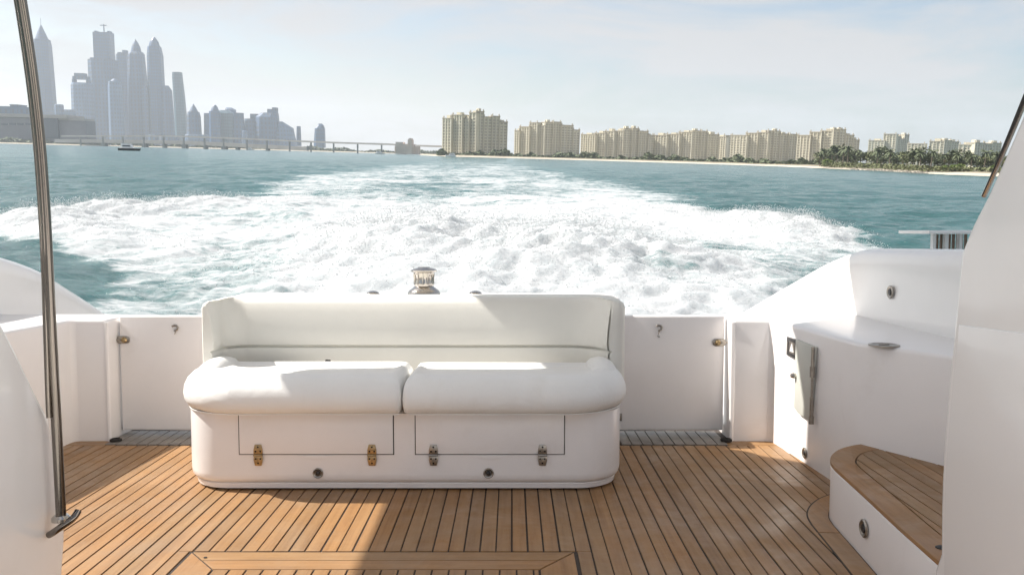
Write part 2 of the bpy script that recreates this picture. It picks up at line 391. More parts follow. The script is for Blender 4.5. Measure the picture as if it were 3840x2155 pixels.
# hatch
hatch=root('deck_hatch',((HX0+HX1)/2,2.2,0),'flush teak deck hatch with mitred border in front of the sofa','hatch')
a,bw=.118,.0705
M_=MB()
def mitre(x0,x1,y0,y1,kx0,kx1,nm,mat):   # board along x, ends cut
    MB().prismZ([(x0,y1),(x1,y1),(x1-kx1,y0),(x0+kx0,y0)],-.02,0).build(nm,mat,hatch,bevel=.001,seg=1)
r=a/(2*bw+.004)
mitre(HX0+.003,HX1-.003,HY-bw,HY,bw*r,bw*r,'border_board','teakx')
mitre(HX0+.003+(bw+.005)*r,HX1-.003-(bw+.005)*r,HY-2*bw-.005,HY-bw-.005,bw*r,bw*r,'border_board','teakx')
for sx,x0 in ((1,HX0),(-1,HX1)):
    MB().prismZ([(x0,HY-.006),(x0+sx*a,HY-2*bw-.011),(x0+sx*a,1.5),(x0,1.5)],-.02,.0003).build('side_board','teak',hatch,bevel=.001,seg=1)
x=HX0+a+.005
while x<HX1-a-.01:
    x1=min(x+pitch,HX1-a-.005); MB().box(x+gap/2,x1-gap/2,1.5,HY-2*bw-.011,-.02,random.uniform(-.0006,.0002)).build('plank','teak',hatch,bevel=.001,seg=1); x+=pitch
MB().tube([Vector((-1.035,HY-.052,.001)),Vector((-1.035,HY-.052,.0025))],.006,10).build('screw','dark',hatch)

# ================================================================== hull and transom
hull=root('hull',(XC,4.0,-1.2),'white motor yacht stern hull with bathing platform below the cockpit','yacht')
MB().prismY([(XC-2.55,-.08),(XC+2.55,-.08),(XC+2.45,-1.35),(XC-2.45,-1.35)],.2,4.72).build('hull_side','gel',hull,bevel=.04)
MB().prismZ(rrect(XC-2.3,XC+2.3,4.724,6.0,(.02,.02,.35,.35)),-.62,-.50).build('bathing_platform','teakx',hull,bevel=.01)

def quarter(side):
    f=(lambda x:x) if side>0 else mir
    nm='bulwark'
    lab=('white right quarter bulwark with coaming, shelf and grey locker door beside the teak step' if side>0 else
         'shaded white left quarter bulwark behind the steel grab pole')
    rt=root(nm,(f(1.9),4.0,0),lab,'bulwark')
    top=[(1.2,1.05),(2.6,1.04),(3.7,1.02),(4.54,1.006),(4.82,.983),(5.23,.907),(5.8,.766),(7.1,.43),(7.7,.27)]
    if side<0: top=[(1.2,1.05),(2.6,1.04),(3.7,1.02),(4.4,1.0),(4.72,.97),(5.15,.867),(5.52,.72),(5.95,.54),(6.3,.37),(6.8,.12)]
    sp_=[(p.x,p.y) for p in smoothpath([(y,z,0) for y,z in top],5)]
    # coaming as a rounded wall: cross-sections along the boat
    rings=[]
    for (y,z) in sp_:
        xi=1.90; xo=2.13
        cs=[(xi-.02,-.6),(xi-.015,z-.35),(xi,z-.10),(xi+.012,z-.035),(xi+.035,z-.008),(xi+.07,z),(xo-.07,z),(xo-.03,z-.01),(xo,z-.05),(xo+.05,z-.4),(xo+.02,-1.2),(xi,-1.2)]
        rings.append([(f(xx),y,zz) for xx,zz in cs])
    MB().loft(rings).build('coaming','gel',rt,smooth=50)
    e0=1.15 if side>0 else 1.178
    poly=[(e0,4.72),(e0,4.42),(1.335,4.415),(1.352,4.408),(1.36,4.39),(1.385,4.1),(1.425,3.52),(1.432,3.49),(1.445,3.465),(1.62,3.15),(1.80,2.82),(1.80,1.6),(1.95,1.6),(1.95,4.72)]
    P=[(f(x),y) for x,y in poly]
    MB().prismZ(P,-.05,.640).build('inner_liner','gelin',rt,bevel=.022,seg=4,smooth=40)
    # rolled inner edge at the gate
    MB().tube([(f(e0+.002),4.425,.0),(f(e0+.002),4.425,.625)],.012,10).build('edge_trim','gelin',rt)
    return rt
bR=quarter(1); bL=quarter(-1)
def wallX(y): # inner liner x on the starboard side
    return float(np.interp(y,[3.49,3.52,4.1,4.39],[1.432,1.425,1.385,1.36]))
def courtesy(parent,c,axis,r=.02,name='courtesy_light',sgn=-1):
    MB().lathe([(r,0),(r,sgn*.004),(r*.86,sgn*.007),(r*.6,sgn*.004),(r*.55,sgn*.002)],c,axis,20).build(name,'steeld',parent)
    return MB().lathe([(r*.5,sgn*.003),(r*.42,sgn*.007),(r*.1,sgn*.008)],c,axis,16).build(name+'_lens','black',parent)
# fittings on the right quarter
c=onX(3025,1697,1.40); courtesy(bR,(wallX(c.y)-.001,c.y,c.z),'X',.026)
c=onX(3340,1095,1.885); courtesy(bR,(1.884,c.y,c.z),'X',.034)
c=onZ(3315,1293,.643)
MB().lathe([(.060,.0),(.060,.004),(.050,.006),(.044,.002),(.02,.001)],(c.x,c.y,.641),'Z',28).build('filler_cap','steeld',bR)
MB().box(c.x-.02,c.x+.02,c.y-.004,c.y+.004,.642,.648).build('filler_cap_key','steel',bR)
# dark switch plate with a pale emblem
c=onX(2970,1300,1.372); wX=wallX(c.y)
pl=MB().box(wX-.012,wX+.004,c.y-.075,c.y+.075,c.z-.050,c.z+.042).build('switch_plate','black',bR,bevel=.003)
MB().box(wX-.0135,wX-.0115,c.y-.052,c.y+.030,c.z-.032,c.z+.026).build('plate_window','steeld',pl)
MB().prismX([(c.y-.04,c.z-.022),(c.y+.012,c.z-.022),(c.y-.014,c.z+.018)],wX-.0165,wX-.0135).build('plate_emblem','gel',pl)
MB().box(wX-.0145,wX-.0125,c.y+.048,c.y+.058,c.z-.03,c.z+.02).build('plate_lamp','steel',pl)
# grey locker door with hinge rods
p1=onX(2992,1272,1.378); p2=onX(3072,1300,1.405); p3=onX(3055,1578,1.405); p4=onX(2998,1548,1.378); p5=onX(2986,1528,1.378)
def liner_plane(p,off): return (wallX(p.y)-off,p.y,p.z)
seq=[p1,p2,p3,p4,p5]
ld=MB().loft([[liner_plane(p,.001) for p in seq],[liner_plane(p,.020) for p in seq]]).build('locker_door','greyp',bR,bevel=.004)
for za,zb,rr_ in ((p2.z,p2.z-.11,.008),(p2.z-.09,p2.z-.14,.012),(p2.z-.14,p3.z+.10,.006),(p3.z+.12,p3.z+.03,.009),(p3.z+.03,p3.z-.005,.012)):
    xh=wallX(p2.y)-.024
    MB().tube([(xh,p2.y,za),(xh,p2.y,zb)],rr_,10).build('hinge_rod','steeld',ld)
MB().lathe([(.012,0),(.014,-.012),(.009,-.024)],(wallX(p1.y)-.018,p1.y-.01,(p1.z+p4.z)/2),'X',14).build('knob','steel',ld)

# slatted rack on the right side deck
rk=root('slatted_rack',(2.2,4.25,1.0),'low white topped rack with brown slats behind the right bulwark','rack')
A=onY(3432,868,4.55); Bp=onY(3640,868,4.55)
MB().box(A.x,Bp.x+.15,4.40,4.75,A.z-.012,A.z+.006).build('top','gel',rk,bevel=.004)
for pxx in (3505,3552,3604):
    q_=onY(pxx,900,4.55); MB().box(q_.x-.008,q_.x+.008,4.55,4.58,.99,A.z-.012).build('post','gel',rk)
xa=onY(3512,900,4.55).x; xb=onY(3640,900,4.55).x; k=0
while xa<xb:
    MB().box(xa+.004,xa+.014,4.60,4.615,.99,A.z-.014).build('slat','wood_slat' if k%3 else 'sill',rk); xa+=.022; k+=1

# gates
def gate(side):
    f=(lambda x:x) if side>0 else mir
    x0,x1=sorted((f(.565),f(1.138 if side>0 else 1.168)))
    lab='right white transom gate with three small hinges beside the sofa' if side>0 else 'left white transom gate, latched, between the sofa and the shaded quarter'
    g=root('transom_gate',((x0+x1)/2,4.56,0),lab,'gate')
    MB().box(x0,x1,4.54,4.585,.028,.648).build('panel','gelin',g,bevel=.010,seg=3)
    if side>0:
        lc=onY(2697,1283,4.54)
        hy=[onY(2349,yy,4.54) for yy in (1248,1405,1562)]
        for hp in hy:
            MB().box(x0+.002,x0+.026,4.530,4.541,hp.z-.020,hp.z+.020).tube([(x0+.002,4.530,hp.z-.020),(x0+.002,4.530,hp.z+.020)],.007,8).build('hinge','steeld',g,bevel=.002)
        hk=onY(2470,1228,4.54); ex=1
    else:
        lc=onY(462,1273,4.54); hk=onY(657,1228,4.54); ex=-1
    la=MB().prismY([(lc.x+.036*math.copysign(abs(math.cos(t))**.6,math.cos(t)),lc.z+.021*math.copysign(abs(math.sin(t))**.7,math.sin(t))) for t in np.linspace(0,2*math.pi,24,endpoint=False)],4.532,4.541).build('latch','steeld',g,bevel=.002)
    MB().lathe([(.012,0),(.016,-.006),(.009,-.013)],(lc.x-.010*ex,4.532,lc.z),'Y',14).build('latch_knob','brass',la)
    MB().box(min(lc.x+.012*ex,lc.x+.05*ex),max(lc.x+.012*ex,lc.x+.05*ex),4.526,4.533,lc.z-.005,lc.z+.005).build('latch_bolt','steeld',la)
    # hook: open ring with a pin below
    ring=[(hk.x+.016*math.cos(a),4.532,hk.z+.014*math.sin(a)) for a in np.linspace(R(150),R(-100),14)]
    h_=MB().tube(ring,.0055,8).build('hook','steeld',g)
    MB().tube([(hk.x+.004,4.538,hk.z-.020),(hk.x-.002,4.534,hk.z-.036)],.0025,6).build('hook_pin','steeld',h_)
    if side>0: MB().tube([(hk.x-.006,4.536,hk.z-.044),(hk.x+.006,4.536,hk.z-.048)],.003,6).build('hook_pin','steeld',h_)
    # threshold of grey slats
    t=root('threshold',((x0+x1)/2,4.44,0),'grey slatted threshold below the %s transom gate'%('right' if side>0 else 'left'),'threshold')
    xx=x0+.0
    while xx<x1-.04:
        MB().box(xx+.002,min(xx+pitch,x1)-.003,4.335,4.63,-.03,.004+random.uniform(0,.0008)).build('slat','sill',t,bevel=.0015,seg=1); xx+=pitch
    dx=x1-.018 if side>0 else x0+.03
    MB().lathe([(.030,0),(.030,.010),(.022,.014),(.018,.006)],(dx,4.40,.005),'Z',18).build('drain','dark',t)
    return g
gate(1); gate(-1)

# transom moulding behind the sofa
tm=root('transom_moulding',(XC,4.5,0),'white moulded transom ledge carrying the capstan behind the sofa','transom')
MB().prismZ(rrect(-1.492,.558,4.372,4.72,(.03,.03,.05,.05)),-.05,.757).build('ledge','gelin',tm,bevel=.016,seg=3)
cp_=onZ(1590,1108,.757)
cps=root('capstan',(cp_.x,4.56,.757),'polished steel warping capstan on the transom ledge behind the sofa','capstan')
cx_=onY(1590,1060,4.56).x
MB().lathe([(.088,0),(.088,.012),(.080,.026),(.062,.040),(.050,.050)],(cx_,4.56,.756),'Z',32).build('base','steel',cps)
MB().lathe([(.050,.050),(.054,.058),(.053,.068),(.050,.085),(.051,.105),(.055,.118),(.056,.122)],(cx_,4.56,.756),'Z',32).build('drum','steel',cps)
for k in range(12):
    a_=2*math.pi*k/12; ca,sa=math.cos(a_),math.sin(a_)
    MB().tube([(cx_+.052*ca,4.56+.052*sa,.816),(cx_+.0505*ca,4.56+.0505*sa,.845),(cx_+.054*ca,4.56+.054*sa,.872)],.004,6).build('whelp','steel',cps)
MB().lathe([(.060,.122),(.070,.128),(.071,.134),(.060,.142),(.034,.148),(.03,.152),(.012,.153)],(cx_,4.56,.756),'Z',32).build('cap','steel',cps)
for pxx,lab in ((1398,'small domed steel deck button left of the capstan'),(1783,'small domed steel deck button right of the capstan')):
    q_=onY(pxx,1096,4.5)
    fs=root('deck_button',(q_.x,4.5,.757),lab,'deck fitting','deck buttons beside the capstan')
    MB().lathe([(.042,0),(.042,.006),(.036,.012)],(q_.x,4.5,.757),'Z',24).build('rim','gel',fs)
    MB().lathe([(.034,.012),(.030,.020),(.018,.026),(.004,.028)],(q_.x,4.5,.757),'Z',24).build('dome','steel',fs)

# ================================================================== sofa
sf=root('sofa',(XC,3.9,0),'long white vinyl cockpit sofa with cream backrest on a rounded moulded base','sofa')
def ring(i,z,x0=-1.41,x1=.476,y0=3.545,y1=4.365,r=.19): return [(x,y,z) for x,y in rrect(x0+i,x1-i,y0+i,y1-i,(r-i*.5,r-i*.5,.04,.04),10)]
MB().loft([ring(.030,.006),ring(.022,.010),ring(.018,.030),ring(.022,.034)]).build('plinth','gelin',sf,smooth=40)
base=MB().loft([ring(.045,.030),ring(.024,.034),ring(.010,.042),ring(.003,.055),ring(0,.075),ring(0,.335),ring(.03,.345)]).build('base','gelin',sf,smooth=50)
YF=3.545
def door(x0,x1,lab):
    z0,z1=.163,.332
    gp=MB().box(x0-.0038,x1+.0038,YF-.0015,YF+.002,z0-.0038,z1+.002).build('door_gap','dark',sf)
    d=MB().box(x0,x1,YF-.006,YF+.001,z0,z1).build('locker_door','gelin',sf,bevel=.002,seg=2)
    tag(d,lab)
    # finger scoop below the door
    xm=(x0+x1)/2
    MB().prismY([(xm-.075,z0-.006),(xm+.075,z0-.006),(xm+.03,z0-.022),(xm,z0-.026),(xm-.03,z0-.022)],YF-.003,YF+.001).build('finger_scoop','gelin',d,bevel=.001)
    return d
def hinge(d,px,mat):
    x=onY(px,1697,YF).x; z=.160; w=.019
    for s in (1,-1):
        lf=MB().prismY([(x-w,z+s*.004),(x+w,z+s*.004),(x+w,z+s*.022),(x+w*.72,z+s*.045),(x-w*.72,z+s*.045),(x-w,z+s*.022)],YF-.011,YF-.0055).build('hinge',mat,d,bevel=.0015)
        for sx in (-.010,.010): MB().lathe([(.0042,0),(.0034,-.0016)],(x+sx,YF-.011,z+s*.016),'Y',8).build('screw','dark',lf)
        MB().lathe([(.0042,0),(.0034,-.0016)],(x,YF-.011,z+s*.034),'Y',8).build('screw','dark',lf)
    MB().tube([(x-w,YF-.012,z),(x+w,YF-.012,z)],.0048,8).build('hinge_pin',mat,d)
d1=door(onY(898,1620,YF).x,onY(1474,1620,YF).x,'left locker door with tarnished hinges')
d2=door(onY(1559,1620,YF).x,onY(2115,1620,YF).x,'right locker door with grey hinges')
hinge(d1,970,'brass'); hinge(d1,1396,'brass'); hinge(d2,1626,'steeld'); hinge(d2,2034,'steeld')
for pxx in (1193,1832):
    c=onY(pxx,1772,YF); courtesy(sf,(c.x,YF-.001,c.z),'Y',.022,'round_vent')
# cushions
def cushion(x0,x1,rad,lab,seed):
    prof=[(.10,.338),(.045,.340),(.018,.352),(.004,.378),(0,.405),(.004,.432),(.018,.462),(.042,.485),(.075,.498),(.110,.500),(.150,.493),(.19,.486),(.235,.484)]
    y0,y1=3.455,3.985; rings=[]
    rs=np.random.RandomState(seed)
    for i,z in prof:
        k=i; sx=.45 if True else 1
        # seam and back edges are tucked tighter than the fat front roll
        xi0=x0+(i if rad[0]>.2 else i*.38); xi1=x1-(i if rad[1]>.2 else i*.38)
        yb=y1-i*.35
        rr_=[max(r_-i*.8,.02) for r_ in rad]
        pts=rrect(xi0,xi1,y0+i,yb,rr_,12)
        rings.append([(x,y,z-(.012*max(0,(y-3.75)/.25) if z>.47 else 0)+ (.0035*math.sin(9*x+seed)+.003*math.sin(23*x+2*seed) if z>.42 else .002*math.sin(14*x+seed))) for x,y in pts])
    b_=MB().loft(rings); o=b_.build('seat_cushion','vinyl',sf,smooth=70); tag(o,lab)
    # piping along the underside seam
    pts=[(x,y,.344) for x,y in rrect(x0+.024,x1-.024*(1 if rad[1]>.2 else .3),y0+.024,y1-.02,[max(r_-.02,.02) for r_ in rad],12)]
    MB().tube(pts+[pts[0]],.0026,6).build('piping','vinyl',o)
    return o
cushion(-1.440,-.4565,(.30,.035,.04,.10),'left seat cushion, half in sunlight',1)
cushion(-.4535,.505,(.035,.30,.10,.04),'right seat cushion with shaded front roll',2)
# bolster ends curling up at both arms
for sx,xx in ((1,-1.440),(-1,.505)):
    path=[(xx+sx*.115,3.66,.435),(xx+sx*.10,3.76,.452),(xx+sx*.095,3.86,.458),(xx+sx*.10,3.95,.452),(xx+sx*.11,3.99,.44)]
    MB().tube(smoothpath(path,5),[.055]*2+[.066]*17+[.05]*2,16).build('arm_bolster','vinyl',sf,smooth=80)
# backrest: U-shaped plan with forward wings
def bplan(off,inset,n=8):
    o=[]
    # outer, going from left wing tip round the back to the right wing tip
    xl,xr,yb=-1.435+inset,.522-inset,4.37-inset
    o+= [(xl,3.93+inset),(xl,4.05),(xl,4.20)]
    for k in range(1,n+1): a=R(180-90*k/n); o.append((xl+.16+.16*math.cos(a),yb-.16+.16*math.sin(a)))
    for k in range(n): a=R(90-90*k/n); o.append((xr-.16+.16*math.cos(a),yb-.16+.16*math.sin(a)))
    o+= [(xr,4.20),(xr,4.05),(xr,3.93+inset)]
    w=.062; xi,xj=xr-w-off*.6,xl+w*.7+off*.6; yi=4.135-off
    o+= [(xr-.02,3.905+inset),(xi+.01,3.91+inset),(xi-.004,3.95)]
    rr_=.20
    for k in range(n+1): a=R(0+90*k/n); o.append((xi-rr_+rr_*math.cos(a),yi-rr_+rr_*math.sin(a)))
    rr_=.10
    for k in range(n+1): a=R(90+90*k/n); o.append((xj+rr_+rr_*math.cos(a),yi-rr_+rr_*math.sin(a)))
    o+= [(xj+.004,3.95),(xj-.01,3.91+inset),(xl+.012,3.905+inset)]
    return o
prof=[(.40,0,.0),(.47,.02,0),(.52,.030,0),(.535,.028,0),(.5415,.012,0),(.5445,.012,0),(.551,.034,0),(.58,.040,0),(.64,.034,0),(.71,.016,0),(.745,.004,0),(.764,-.008,.006),(.774,-.026,.020),(.778,-.05,.05)]
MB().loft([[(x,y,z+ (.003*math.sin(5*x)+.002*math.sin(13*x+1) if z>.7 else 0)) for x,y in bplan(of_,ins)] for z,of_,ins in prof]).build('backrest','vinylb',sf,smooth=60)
# small zip pull where back and seat meet
q_=onY(1232,1353,4.0); MB().tube([(q_.x-.012,3.985,q_.z+.004),(q_.x+.012,3.99,q_.z+.002)],.006,8).build('zip_pull','dark',sf)

# ================================================================== right step with teak tread
st=root('boarding_step',(1.4,2.9,0),'low white moulded step with a teak tread, below the right quarter','step')
ol=[(1.135,2.12),(1.158,2.5),(1.186,2.85),(1.200,3.05)]+[(p.x,p.y) for p in smoothpath([(1.206,3.13,0),(1.222,3.22,0),(1.262,3.31,0),(1.325,3.395,0),(1.40,3.455,0),(1.46,3.48,0)],4)]+[(1.66,3.19),(1.82,2.85),(1.82,2.12)]
MB().prismZ(ol,-.03,.206).build('riser','gelin',st,bevel=.010,seg=3,smooth=40)
MB().prismZ([(1.40+(x-1.40)*.985,2.8+(y-2.8)*.985) for x,y in ol],.2065,.214).build('tread_caulk','caulk',st)
front=ol[:-3]
def offs(pl,d):
    o=[]
    for i in range(len(pl)):
        a=Vector(pl[max(i-1,0)]); b_=Vector(pl[min(i+1,len(pl)-1)]); t=(b_-a).normalized(); n=Vector((t.y,-t.x)); o.append((pl[i][0]+n.x*d,pl[i][1]+n.y*d))
    return o
outer=offs(front,-.002); inner=offs(front,.088)
MB().loft([[(*p,z) for p in outer]+[(*p,z) for p in reversed(inner)] for z in (.207,.222)]).build('margin_board','teak',st,bevel=.002,seg=2)
inn=offs(front,.093); region=inn+[(1.615,3.17),(1.80,2.85),(1.80,2.13)]
def clip(poly,ax,val,keep_gt):
    o=[]
    for i in range(len(poly)):
        p,q2=poly[i],poly[(i+1)%len(poly)]
        ip=(p[ax]>val)==keep_gt; iq=(q2[ax]>val)==keep_gt
        if ip: o.append(p)
        if ip!=iq:
            t=(val-p[ax])/(q2[ax]-p[ax]); o.append((p[0]+(q2[0]-p[0])*t,p[1]+(q2[1]-p[1])*t))
    return o
x=1.22
while x<1.80:
    pg=clip(clip(region,0,x+.0025,True),0,x+.055-.0025,False)
    if len(pg)>=3: MB().prismZ(pg,.207,.2215).build('plank','teak',st)
    x+=.055
c=onX(3251,1980,1.185); courtesy(st,(1.176,c.y,c.z),'X',.031)
c=onZ(3530,2062,.215); MB().lathe([(.016,0),(.016,.016),(.008,.02)],(c.x,c.y,.208),'Z',12).build('edge_plug','rubber',st)
# curved teak margin round the foot of the step
f2=[p for p in front if p[1]>2.4]
def strip(pl,nm):
    o1=offs(pl,-.004); o2=offs(pl,-.078)
    MB().loft([[(*p,z) for p in o1]+[(*p,z) for p in reversed(o2)] for z in (-.01,.0022)]).build(nm,'teak',deck,bevel=.001,seg=1)
    o3=offs(pl,-.084); o4=offs(pl,-.074)
    MB().loft([[(*p,z) for p in offs(pl,-.0005)]+[(*p,z) for p in reversed(o3)] for z in (-.01,.0012)]).build('caulk_line','caulk',deck)
cut=next(i for i,p in enumerate(f2) if p[1]>2.95)
strip(f2[cut:],'margin_board')
strip(f2[:cut+1][:-1]+[(f2[cut][0]-.0003,f2[cut][1]-.006)],'margin_board')

# ================================================================== cabin side wings and pole
wgR=root('cabin_wing',(1.18,1.9,0),'tall white cabin side wing cutting off the right edge of the view','cabin side')
XR=1.13
pts=[onX(3520,2066,XR),onX(3524,1800,XR),onX(3545,1500,XR),onX(3560,1340,XR),onX(3578,1150,XR),onX(3592,1000,XR),onX(3602,935,XR),onX(3640,838,XR),onX(3692,735,XR),onX(3770,560,XR),onX(3840,395,XR),onX(3930,180,XR)]
edge=[(p.y,p.z) for p in smoothpath(pts,3)]
poly=[(.9,-.02),(2.235,-.02),(2.235,.20)]+edge+[(1.5,2.2),(.9,2.5)]
MB().prismX(poly,XR,XR+.13).build('panel','gel',wgR,bevel=.022,seg=4,smooth=40)
low=[(.9,.02),(2.16,.02)]+[(y-.035,z) for y,z in edge if .30<z<.90]+[(.9,.915)]
MB().prismX(low,XR-.003,XR+.01).build('lower_panel','gel',wgR,bevel=.0028,seg=3)
top=[(p.y,p.z) for p in smoothpath(pts,3) if p.z>1.17]
rub=[Vector((XR-.004,y+.004,z)) for y,z in top]
MB().tube(rub,[.0012+.0045*k/(len(rub)-1) for k in range(len(rub))],8).build('window_seal','rubber',wgR)
MB().tube([p+Vector((.012,.014,0)) for p in rub],.006,8).build('window_trim','steel',wgR)

wgL=root('cabin_wing',(-1.2,1.9,0),'white cabin side wing in the lower left corner beside the pole','cabin side')
XL=-1.13
pts=[onX(236,2300,XL),onX(240,2155,XL),onX(250,1990,XL),onX(236,1900,XL),onX(214,1720,XL),onX(190,1575,XL),onX(140,1470,XL),onX(75,1330,XL),onX(0,1185,XL),onX(-110,960,XL)]
edge=[(p.y,p.z) for p in smoothpath(pts,3)]
MB().prismX([(.9,-.02),(edge[0][0],-.02)]+edge+[(1.2,1.7),(.9,1.7)],XL-.12,XL).build('panel','gel',wgL,bevel=.018,seg=4,smooth=40)
pole=root('grab_pole',(-1.1,2.05,.4),'curved polished steel grab pole standing at the left of the cockpit','pole')
XP=-1.095
pp=[onX(*q_,XP) for q_ in ((58,-110),(79,0),(118,250),(147,500),(167,750),(181,1000),(193,1250),(207,1500),(220,1750),(229,1935))]
MB().tube(smoothpath(pp,6),.0118,20).build('tube','steelp',pole,smooth=80)
p2_=[onX(*q_,XP-.009) for q_ in ((40,-110),(62,0),(100,250),(130,500),(150,750),(164,1000),(172,1250),(180,1480),(184,1565))]
MB().tube(smoothpath(p2_,6),.0062,14).build('thin_tube','steelp',pole,smooth=80)
bq=pp[-1]
MB().tube(smoothpath([bq+Vector((.036,.012,.010)),bq+Vector((.030,-.002,-.004)),bq+Vector((.008,-.012,-.020)),bq+Vector((-.012,-.012,-.034)),bq+Vector((-.028,-.004,-.044))],4),.0085,14).build('foot_bracket','steelp',pole,smooth=80)
MB().lathe([(.022,0),(.022,.008),(.016,.014)],(bq.x,bq.y,bq.z-.010),'Z',18).build('flange','steel',pole)

# unseen sole added behind the camera to bounce sunlight into the cockpit
M['bounce_floor']=simple('cream_bounce_floor',(.78,.75,.70),.7)
cb=root('light_bounce',(0,-1.5,0),'unseen cream floor and sides added around the camera to bounce light','light bounce')
MB().box(-2.5,1.7,-3.6,.58,-.05,-.006).build('floor','bounce_floor',cb)
MB().box(-2.6,-2.5,-3.6,.9,-.05,.9).build('bounce_side','gel',cb); MB().box(1.7,1.8,-3.6,.9,-.05,.9).build('bounce_side','gel',cb)
# roof overhang of the upper deck (above the frame): outline projected back from the cockpit shade, forward end cut for sky fill
ZR=2.58; kx,ky=-SX*ZR,SY*ZR
shade=[(-.52,1.65),(-.52,3.62),(-.46,3.72),(.0,3.75),(.50,3.76),(.58,3.80),(.56,3.95),(.50,4.12),(.62,4.24),(1.03,4.22),(1.34,3.99),(1.62,3.93),(1.85,4.0),(2.46,4.56),(3.2,4.9),(3.9,4.9),(3.9,1.65)]
roof=root('roof_overhang',(0,2,ZR),'white upper deck overhang above the frame, outlined to shade the cockpit','roof')
MB().prismZ([(x+kx,y+ky) for x,y in shade],ZR,ZR+.10).build('soffit','gel',roof,bevel=.01)

# ================================================================== FAR SHORES
M['sand']=simple('sand',(.52,.46,.37),.9,0,.12,.05)
M['land']=simple('scrub_ground',(.27,.24,.17),.95,0,.3,.03)
M['concrete']=simple('concrete',(.34,.32,.30),.85,0,.1,.05)
M['glassy']=simple('tower_glass',(.10,.13,.17),.3,0,.25,.02)
M['tower']=None
def facade(name,wall,glass,fl=3.6,bay=4.5,fw=.5,bwid=.5,rough=.6):
    m,N,L,b=newmat(name)
    t=N.new('ShaderNodeTexCoord'); s=N.new('ShaderNodeSeparateXYZ'); L.new(t.outputs['Object'],s.inputs[0])
    def m2(op,a,bb=None):
        k=N.new('ShaderNodeMath'); k.operation=op
        for i,q in enumerate((a,bb)):
            if q is None: continue
            if isinstance(q,(int,float)): k.inputs[i].default_value=q
            else: L.new(q,k.inputs[i])
        return k.outputs[0]
    fz=m2('GREATER_THAN',m2('FRACT',m2('DIVIDE',s.outputs['Z'],fl)),fw)
    fx=m2('GREATER_THAN',m2('FRACT',m2('DIVIDE',m2('ADD',s.outputs['X'],m2('MULTIPLY',s.outputs['Y'],1.0)),bay)),bwid)
    w=m2('MULTIPLY',fz,fx)
    nz=noise(N,L,coords(N,L,(.05,.05,.012)),1.0,5,.6)
    wv=ramp(N,L,nz,[(.3,tuple(c*.8 for c in wall)),(.7,tuple(min(1,c*1.15) for c in wall))])
    mx=N.new('ShaderNodeMixRGB'); mx.inputs['Color2'].default_value=(*glass,1); L.new(w,mx.inputs['Fac']); L.new(wv,mx.inputs['Color1'])
    L.new(mx.outputs['Color'],b.inputs['Base Color']); b.inputs['Roughness'].default_value=rough; return m
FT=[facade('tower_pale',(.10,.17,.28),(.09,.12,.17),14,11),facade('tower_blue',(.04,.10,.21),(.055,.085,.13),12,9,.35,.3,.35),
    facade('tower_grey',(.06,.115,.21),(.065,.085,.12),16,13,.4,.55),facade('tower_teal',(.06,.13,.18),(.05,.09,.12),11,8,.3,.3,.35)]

def land_strip(name,front,depth,lab,beach=8,h=1.8,mat='land'):
    # front: list of (x,y); a shelving beach in front, ground behind
    o=MB(); n=len(front); rings=[]
    def inl(d):
        r_=[]
        for i,(x,y) in enumerate(front):
            a=Vector(front[max(i-1,0)]); b_=Vector(front[min(i+1,n-1)]); tt=(b_-a).normalized(); r_.append((x-tt.y*d,y+tt.x*d))
        return r_
    for k,(dy,z) in enumerate(((0,-.6),(beach*.4,.15),(beach,.9))): rings.append([(x,y,z) for x,y in inl(dy)])
    ob=o.loft(rings,False,False,False).build(name+'_beach','sand',None,frame=ID); tag(ob,lab[0],None,None,'structure'); ob.name='beach'
    rings=[[(x,y,.87) for x,y in inl(beach-.05)],[(x,y,h) for x,y in inl(beach+6)],[(x+(depth*.3 if name=='near' else 0),y+depth,h) for x,y in front]]
    ob=MB().loft(rings,False,False,False).build('land','land' if mat=='land' else mat,None,frame=ID); tag(ob,lab[1],None,None,'structure')
fp=[]
for px_i,D in ((1560,1150),(1640,900),(1700,860),(1900,850),(2176,820),(2640,700),(2900,600),(3070,500),(3250,410),(3440,320),(3560,296),(3707,285),(3900,270),(4300,250),(5200,230)):
    fp.append((wx(px_i,D),D))
fp=[(p.x,p.y) for p in smoothpath([(x,y,0) for x,y in fp],6)]
land_strip('near',fp,900,('pale sand beach along the right shore','low ground behind the right beach'))
fp=[(wx(px_i,D),D) for px_i,D in ((-1500,1700),(-300,1650),(0,1620),(200,1640),(320,1720),(640,1950),(1000,2050),(1400,2000),(1750,1900))]
land_strip('far',fp,4500,('sand strip along the far left shore','low ground under the far towers'),14,2.2)

# ---- hazy towers
def tower(name,segs,D,lab,mat=0,depth=None,extra=None):
    """segs: list of rings (py, pxl, pxr) from the ground up in photo pixels, turned into a tapered shaft of real size."""
    cxp=(segs[0][1]+segs[0][2])/2; bx=wx(cxp,D)
    t=root(name,(bx,D,0),lab,'tower','hazy towers on the far shore',ID)
    rings=[]; dd=None
    for (py,a,b_) in segs:
        x0,x1=wx(a,D)+ (wx(cxp,D)-wx(cxp,D)),wx(b_,D); z=wz((a+b_)/2,py,D); w=(x1-x0)/2; c_=(x0+x1)/2
        d2=max(w*.9,.3)
        rings.append([(c_-w,D-d2*.5,z),(c_-w*.5,D-d2,z),(c_+w*.5,D-d2,z),(c_+w,D-d2*.5,z),(c_+w,D+d2*.5,z),(c_+w*.5,D+d2,z),(c_-w*.5,D+d2,z),(c_-w,D+d2*.5,z)])
    MB().loft(rings).build('shaft',FT[mat],t,smooth=0)
    for e in (extra or []): e(t,D)
    return t
